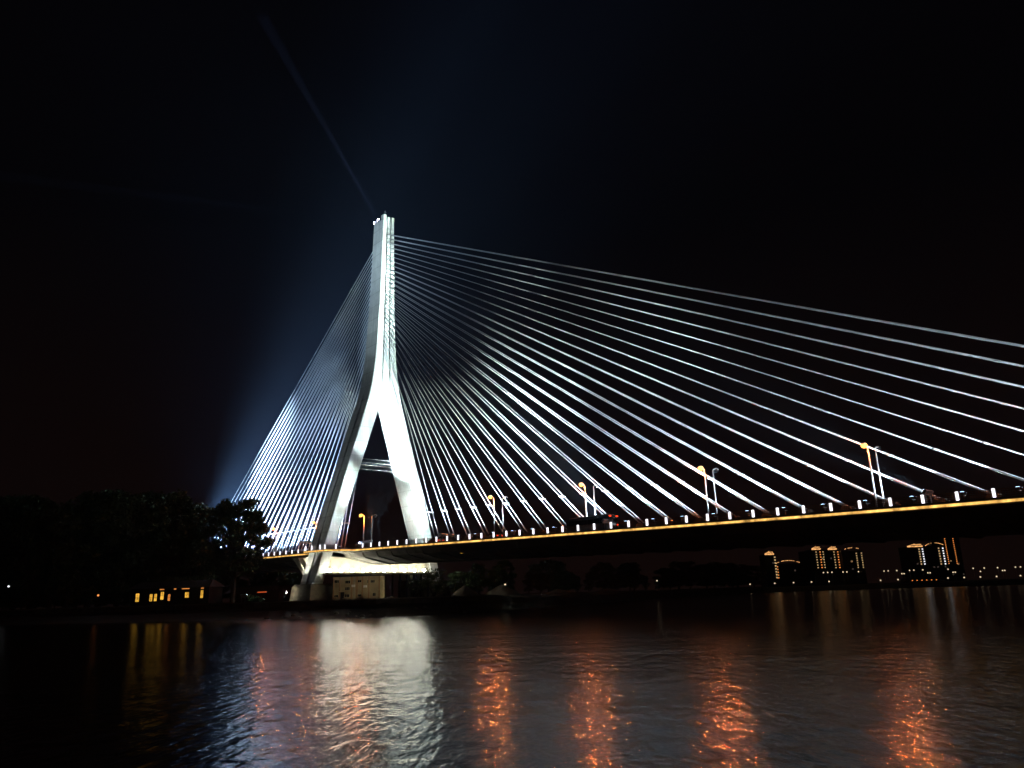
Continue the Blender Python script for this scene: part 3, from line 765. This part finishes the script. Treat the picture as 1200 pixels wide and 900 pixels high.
# ------------------------------------------------------------------ small building under the ledge
def face(x0, y, x1, z0, z1, d=.03): return MB().box(x0, x1, -d, d, z0, z1)
pa, pb = ray(390, 700, 196), ray(445, 700, 194)
yaw = math.atan2(pb.y-pa.y, pb.x-pa.x); bw = (pb-pa).length
hut = empty('pump_house', (pa.x, pa.y, 3.85), yaw); tag(hut, 'small tan two-storey building with flat roof under the lamp ledge', 'building')
BH = 5.4
MB().box(0, bw, 0, 3.6, -.6, BH).build('wall', 'plaster', hut)
MB().box(-.25, bw+.25, -.25, 3.8, BH+.004, BH+.3).build('roof', 'roof_tile', hut)
for x in (.15, 1.75, 4.9, 6.3, 7.7, 9.4, bw-.15):
    MB().box(x-.16, x+.16, -.12, -.002, -.5, BH-.02).build('pilaster', 'pilaster_tan', hut)
def win(x0, x1, z0, z1, lit=None):
    fr = MB().box(x0-.08, x1+.08, -.06, -.003, z0-.08, z1+.08).build('window', 'plaster_pale', hut)
    nx = 2 if x1-x0 < 1.0 else 3
    for i in range(nx):
        a = x0+(x1-x0)*i/nx+.04; b = x0+(x1-x0)*(i+1)/nx-.04
        MB().box(a, b, -.075, -.062, z0, z1).build('pane', lit or 'window_dark', fr)
for x0, x1, z0, z1 in ((.35, 1.5, 4.0, 4.7), (.4, 1.45, .6, 1.1), (3.2, 4.5, 3.8, 4.5), (3.2, 4.4, 2.2, 2.9), (3.2, 4.4, .5, 1.2), (6.5, 7.4, 4.0, 4.5), (6.5, 7.5, .6, 1.1), (8.9, 9.3, 3.8, 4.5), (9.8, 10.9, 3.8, 4.4), (10.4, 11.2, .6, 1.3)):
    if x1 < bw: win(x0, x1, z0, z1)

dr = MB().box(2.0, 2.95, -.05, -.003, -.45, 1.75).build('door', 'dark_wall', hut); MB().box(2.8, 2.88, -.09, -.052, .55, .68).build('handle', 'steel_grey', dr)
MB().box(1.85, 3.1, -.75, -.13, 1.9, 2.0).build('door_canopy', 'plaster_pale', hut)
MB().tube([(5.6, -.1, -.4), (5.6, -.1, BH-.1)], .06, 6).build('drain_pipe', 'steel_grey', hut)
for x_, z_ in ((5.0, 2.9), (8.1, 2.7)): MB().box(x_, x_+.8, -.42, -.005, z_, z_+.55).build('air_conditioner', 'pole_white', hut)
# riverside house with lit windows
pa, pb = ray(152, 702, 230), ray(244, 702, 225)
yaw = math.atan2(pb.y-pa.y, pb.x-pa.x); bw = (pb-pa).length; z0h = 4.0
hs = empty('riverside_house', (pa.x, pa.y, z0h), yaw); tag(hs, 'low dark riverside house with glowing yellow windows beneath the trees', 'house')
MB().box(0, bw, 0, 7, -.5, 4.6).build('wall', 'dark_wall', hs)
MB().quadbox([(-.6,-.7,4.604),(bw+.6,-.7,4.604),(bw+.6,7.6,4.604),(-.6,7.6,4.604),(1,3.2,6.6),(bw-1,3.2,6.6),(bw-1,3.8,6.6),(1,3.8,6.6)]).build('roof', 'roof_tile', hs)
for fx, wd, zb, zh, mt in ((.075, 1.25, 1.0, 2.4, 'glow_window'), (.255, 1.0, 1.0, 2.1, 'glow_window'), (.315, .9, 1.0, 2.1, 'glow_window'), (.395, 1.1, 1.4, 2.2, 'glow_window'), (.49, .8, 1.0, 1.9, 'glow_window_dim'), (.705, 1.3, 1.7, 1.6, 'glow_window'), (.90, .9, 1.5, 2.2, 'glow_window')):
    x = fx*bw
    fr = MB().box(x-.1, x+wd+.1, -.06, -.003, zb-.1, zb+zh+.1).build('window', 'dark_wall', hs)
    nz_ = 2
    for i in range(2):
        for j in range(nz_):
            MB().box(x+wd*i/2+.04, x+wd*(i+1)/2-.04, -.075, -.062, zb+zh*j/2+.04, zb+zh*(j+1)/2-.04).build('pane', mt, fr)
for fx, wd in ((.38, 1.4), (.56, .7), (.66, 2.4), (.9, .9)):
    MB().box(fx*bw, fx*bw+wd, -.08, -.004, 4.15, 4.4).build('transom_light', 'glow_window_dim', hs)
# red shed under the side span
pa, pb = ray(272, 700, 226), ray(326, 699, 218)
yaw = math.atan2(pb.y-pa.y, pb.x-pa.x); bw = (pb-pa).length
sh = empty('brick_shed', (pa.x, pa.y, 3.95), yaw); tag(sh, 'dark red brick shed with a dim red light line below the side span', 'shed')
MB().box(0, bw, 0, 6, -.5, 4.2).build('wall', 'brick_red', sh)
MB().box(-.4, bw+.4, -.5, 6.4, 4.204, 4.5).build('roof', 'roof_tile', sh)
emit_mat('glow_shed', (1.0, 0.16, 0.04), .5, .4)
MB().box(bw*.55, bw*.75, -.05, -.003, 2.5, 2.75).build('light_tube', 'glow_shed', sh)
for k in range(4): MB().box(bw*(.06+.13*k), bw*(.06+.13*k)+1.0, -.03, -.003, .6, 2.0).build('window', 'window_dark', sh)

# ------------------------------------------------------------------ heaps, debris, small lamps on the bank
def heap(px, py, Y, rad, h, seed, label):
    r = random.Random(seed); p = ray(px, py, Y); rings = []
    for k in range(9):
        t = k/8.0; rr = rad*(1-t)**.9+.05
        rings.append([(rr*math.cos(a)*(1+.14*math.sin(2*a+seed)+r.uniform(-.06, .06)), rr*math.sin(a)*(1+r.uniform(-.08, .08)), -.6+(h+.6)*(t**.95)+r.uniform(-.08, .08)) for a in [2*math.pi*j/20 for j in range(20)]])
    o = MB().loft(rings).build('sand_heap', 'sand', None, True); o.location = (p.x, Y, 3.6)
    tag(o, label, 'sand heap', 'sand heaps on the bank')
heap(588, 698, 222, 6.0, 3.0, 1, 'pointed sand heap, the largest on the bare bank right of the bush')
heap(545, 697, 206, 4.4, 2.9, 2, 'sand heap next to the bush at the end of the pier wall')
heap(655, 698, 250, 6.5, 1.6, 3, 'low flat sand heap on the bank below the main span')
heap(712, 697, 285, 7.5, 1.5, 4, 'long low sand heap farthest along the dark bank')
o = empty('timber_plank', ray(523, 696, 196)); o.location.z = 4.2; tag(o, 'long pale plank leaning by the bush near the sand heap', 'plank')
MB().bar((-2.8, 0, -.3), (2.0, .3, 1.5), .3, .1).build('board', 'timber', o); MB().bar((1.4, .25, -.4), (2.4, .2, 2.6), .22, .16).build('prop', 'timber', o)
rk = MB().loft([[(.55*math.cos(a)*sc*(1+.2*math.sin(3*a)), .45*math.sin(a)*sc, z) for a in [2*math.pi*j/8 for j in range(8)]] for z, sc in ((-.2, .9), (.1, 1.05), (.35, .8), (.48, .35))]).mesh('rock', 'debris_pale')
for i in range(30):
    x = R.uniform(-62, 24); y = shore(x) + (R.uniform(1, 12))
    o = obj('rock', rk); o.location = (x, y, np.interp(y-shore(x), [0, 6, 10, 13.5], [0, .45, 1.1, 1.7])+.02); o.rotation_euler = (0, 0, R.uniform(0, 6.3)); q = R.uniform(.4, 1.3); o.scale = (q, q, q*.8)
    tag(o, 'pale rock lying on the foreshore below the quay wall', 'rock', 'rocks on the foreshore')
for i in range(9):
    x = -44 + R.uniform(0, 32); y = shore(x)+16+R.uniform(1, 5)
    o = obj('rubble', rk); o.location = (x, y, 3.82); o.rotation_euler = (0, 0, R.uniform(0, 6.3)); q = R.uniform(.5, 1.1); o.scale = (q*1.4, q, q*.7)
    tag(o, 'pale lump of rubble on top of the quay', 'rubble', 'rubble on the quay')
# far street lamps and small lamps
def make_far_lamp():
    root = empty('far_street_lamp', (0,0,0))
    MB().tube([(0,0,-7.5), (0,0,0)], [.12, .08], 6).build('pole', 'steel_grey', root)
    MB().ball((0,0,.3), .62, 8, 6, .9).build('lamp', 'glow_far_lamp', root)
    return root
fl = make_far_lamp(); KID[fl] = kids(fl); first = True
quay_l = [(879, 685), (908, 684), (930, 683.2), (951, 682.4), (971.6, 681.8), (1032, 680.5), (1052.5, 679.6), (1111, 677.8), (1130, 677.2), (1149, 676.6), (1168, 676), (1196, 675)]
upper_l = [(965, 671.4), (970, 671.2), (975, 671), (988, 670.7), (992.5, 670.6), (1006, 670.3), (1036, 669.6), (1041, 669.4), (1051, 669), (1057, 672.7), (1059.5, 672.6), (1066, 668.8), (1071, 668.5), (1081.5, 668.2), (1087.5, 671.7), (1090, 671.6), (1111, 667.4), (1117, 671), (1119.5, 670.9), (1140.5, 666.4), (1149, 670), (1153.5, 666), (1169, 665.6), (1175, 669), (1177.5, 668.8), (1190, 665), (1196, 664.8)]
for lst, Y, lab, g in ((quay_l, 640, 'pale lamp on the far waterfront beyond the bridge', 'lamps along the far waterfront'), (upper_l, 700, 'pale lamp on the far road above the waterfront lamps', 'lamps along the far road')):
    for x, y in lst:
        o = fl if first else copy_tree(fl); first = False
        q = ray(x, y, max(Y, shore((x-600)/888*Y*1.03)+30)); o.location = q
        tag(o, lab, 'street lamp', g)
for x, y, Y, lab in ((592, 685.5, 226, 'small white lamp on a pole behind the pointed sand heap'), (770, 681, 300, 'small greenish lamp on a pole on the dark bank below the main span')):
    o = copy_tree(fl); o.location = ray(x, y, Y); o.scale = (.45,)*3; tag(o, lab, 'street lamp')
for x, y, Y, mt, lab in ((10, 688, 218, 'glow_led_white', 'tiny white lamp low among the dark trees'), (115, 698.5, 216, 'glow_led_orange', 'tiny orange lamp by the quay left of the riverside house')):
    o = empty('lamp_post', ray(x, y, Y)); tag(o, lab, 'lamp'); h = o.location.z-3.8
    MB().tube([(0,0,-h), (0,0,0)], .06, 6).build('pole', 'steel_dark', o); MB().ball((0,0,.2), .28, 8, 6).build('lamp', mt, o)

# ------------------------------------------------------------------ far towers across the water, outlined in lamps
emit_mat('glow_room', (1.0, 0.62, 0.28), .22, sample=False); emit_mat('glow_room_dim', (0.8, 0.62, 0.5), .05, sample=False)
WINM = {n_: MB().box(-.8, .8, -.06, -.004, -.7, .7).mesh('window', m_) for n_, m_ in (('lit', 'glow_room'), ('dim', 'glow_room_dim'), ('dark', 'window_dark'))}
def tower(x0, x1, ytop, ybot, Y, cols, crown, label, mat, rows=7, led=.8, crown_arch=False):
    a, b = ray(x0, ytop, Y), ray(x1, ytop, Y); lo = ray(x0, ybot, Y)
    g = 6.0; H = a.z-g; W = b.x-a.x
    root = empty('apartment_tower', (a.x, Y, g)); tag(root, label, 'building')
    wall = MB().box(0, W, 0, 16, -3, H).build('wall', 'dark_wall', root)
    cr = MB()
    if crown_arch:
        n = 13
        for k in range(n):
            if R.random() < .22: continue
            t0, t1 = k/n, (k+R.uniform(.55, .95))/n
            cr.bar((W*t0, -.4, H+.2+2.6*math.sin(math.pi*t0)**.7), (W*t1, -.4, H+.2+2.6*math.sin(math.pi*t1)**.7), .4, .45)
    elif crown:
        cr.box(W*crown[0], W*crown[1], -.5, -.05, H-.3, H+.9); cr.box(W*(crown[0]*.6+crown[1]*.4), W*crown[1]*.92, -.5, -.05, H+1.6, H+2.3)
        cr.bar((W*crown[0], -.3, H+.5), (W*(crown[0]*.5+crown[1]*.5), -.3, H+2.6), .4, .5)
    if cr.v: cr.build('roof_light', 'glow_crown', root)
    zb = lo.z-g
    for cx, mt, r_ in cols:
        mt = mt or mat
        wm = MB().box(-led/2, led/2, -.25, -.03, -led*.42, led*.42).mesh('window_light', mt)
        for k in range(r_):
            o = obj('window_light', wm, root); o.location = (W*cx, 0, zb + (H-1.2-zb)*(k+.5)/r_)
    # rooms with a light on, and the dark windows of the same floors
    fl_ = int((H-3)/3.4); nc = max(2, int(W/3.2))
    for r_ in range(1, fl_):
        for c_ in range(nc):
            u = R.random()
            if u > .34: continue
            o = obj('window', WINM['lit' if u < .02 else 'dim' if u < .08 else 'dark'], root); o.location = (W*(c_+.5)/nc, 0, 1.5+r_*3.4)
    return root
w_, W_, o_ = 'glow_led_warm', 'glow_led_white', 'glow_led_orange'
tower(896, 908, 650, 679, 690, [(.95, w_, 8)], (.0, .9), 'lowest far tower with one column of warm lamps and a crooked lit top', w_, led=1.3)
tower(909, 938, 661, 679, 700, [(.06, o_, 5)], None, 'wide far block with a wavy lit roofline', w_, led=.9, crown_arch=True)
tower(951, 965, 644, 667, 720, [(.35, w_, 7), (.68, o_, 7), (.93, w_, 7)], (.0, .75), 'far tower with three lamp columns and a red lit cap', w_, led=1.0)
tower(970, 985, 644, 667, 720, [(.45, w_, 7), (.75, o_, 7), (.98, w_, 7)], (.0, .7), 'far tower with three lamp columns beside an arched roof', w_, led=1.0)
tower(986, 1011, 646, 667, 715, [(.68, w_, 7), (.92, w_, 7)], None, 'far tower with an arched lit roof and two lamp columns', w_, led=1.0, crown_arch=True)
tower(1062, 1082, 641, 663, 740, [(.72, w_, 7), (.92, W_, 7)], (.05, .95), 'far tower with a bright white lamp column and orange roof lights', W_, led=1.25)
tower(1084, 1106, 640, 663, 740, [(.7, w_, 7), (.92, W_, 7)], None, 'far tower with a bright white lamp column and arched orange roof', W_, led=1.25, crown_arch=True)
tower(1098, 1122, 622, 662, 800, [(.30, o_, 16), (.70, o_, 16)], None, 'tallest far tower edged with two columns of orange lamps', o_, led=.9)
tower(942, 951, 646, 672, 780, [], None, 'unlit narrow far tower between the lit towers', o_)
tower(1066, 1100, 678, 681, 660, [(k/6+.08, o_, 1) for k in range(6)], None, 'low far waterfront pavilion with a row of dim red lamps', o_, led=.7)
tower(930, 941, 694.5, 696, 560, [(.2, o_, 1), (.5, o_, 1)], None, 'low moored barge with dim lights on the far water', o_, led=.5) if False else None

# ------------------------------------------------------------------ night air that carries the glow and the beams
hz = MB().box(-1400, 1400, -60, 1300, -3, 218)
haze = hz.build('haze', 'soil')
hm = bpy.data.materials.new('haze'); hm.use_nodes = True; hm.cycles.homogeneous_volume = True
n, l = hm.node_tree.nodes, hm.node_tree.links; n.clear()
o_ = n.new('ShaderNodeOutputMaterial'); pv = n.new('ShaderNodeVolumePrincipled')
pv.inputs['Color'].default_value = (0.45, 0.66, 1.0, 1); pv.inputs['Density'].default_value = 0.00018; pv.inputs['Anisotropy'].default_value = 0.6
l.new(pv.outputs[0], o_.inputs['Volume'])
haze.data.materials.clear(); haze.data.materials.append(hm)
tag(haze, kind='stuff')
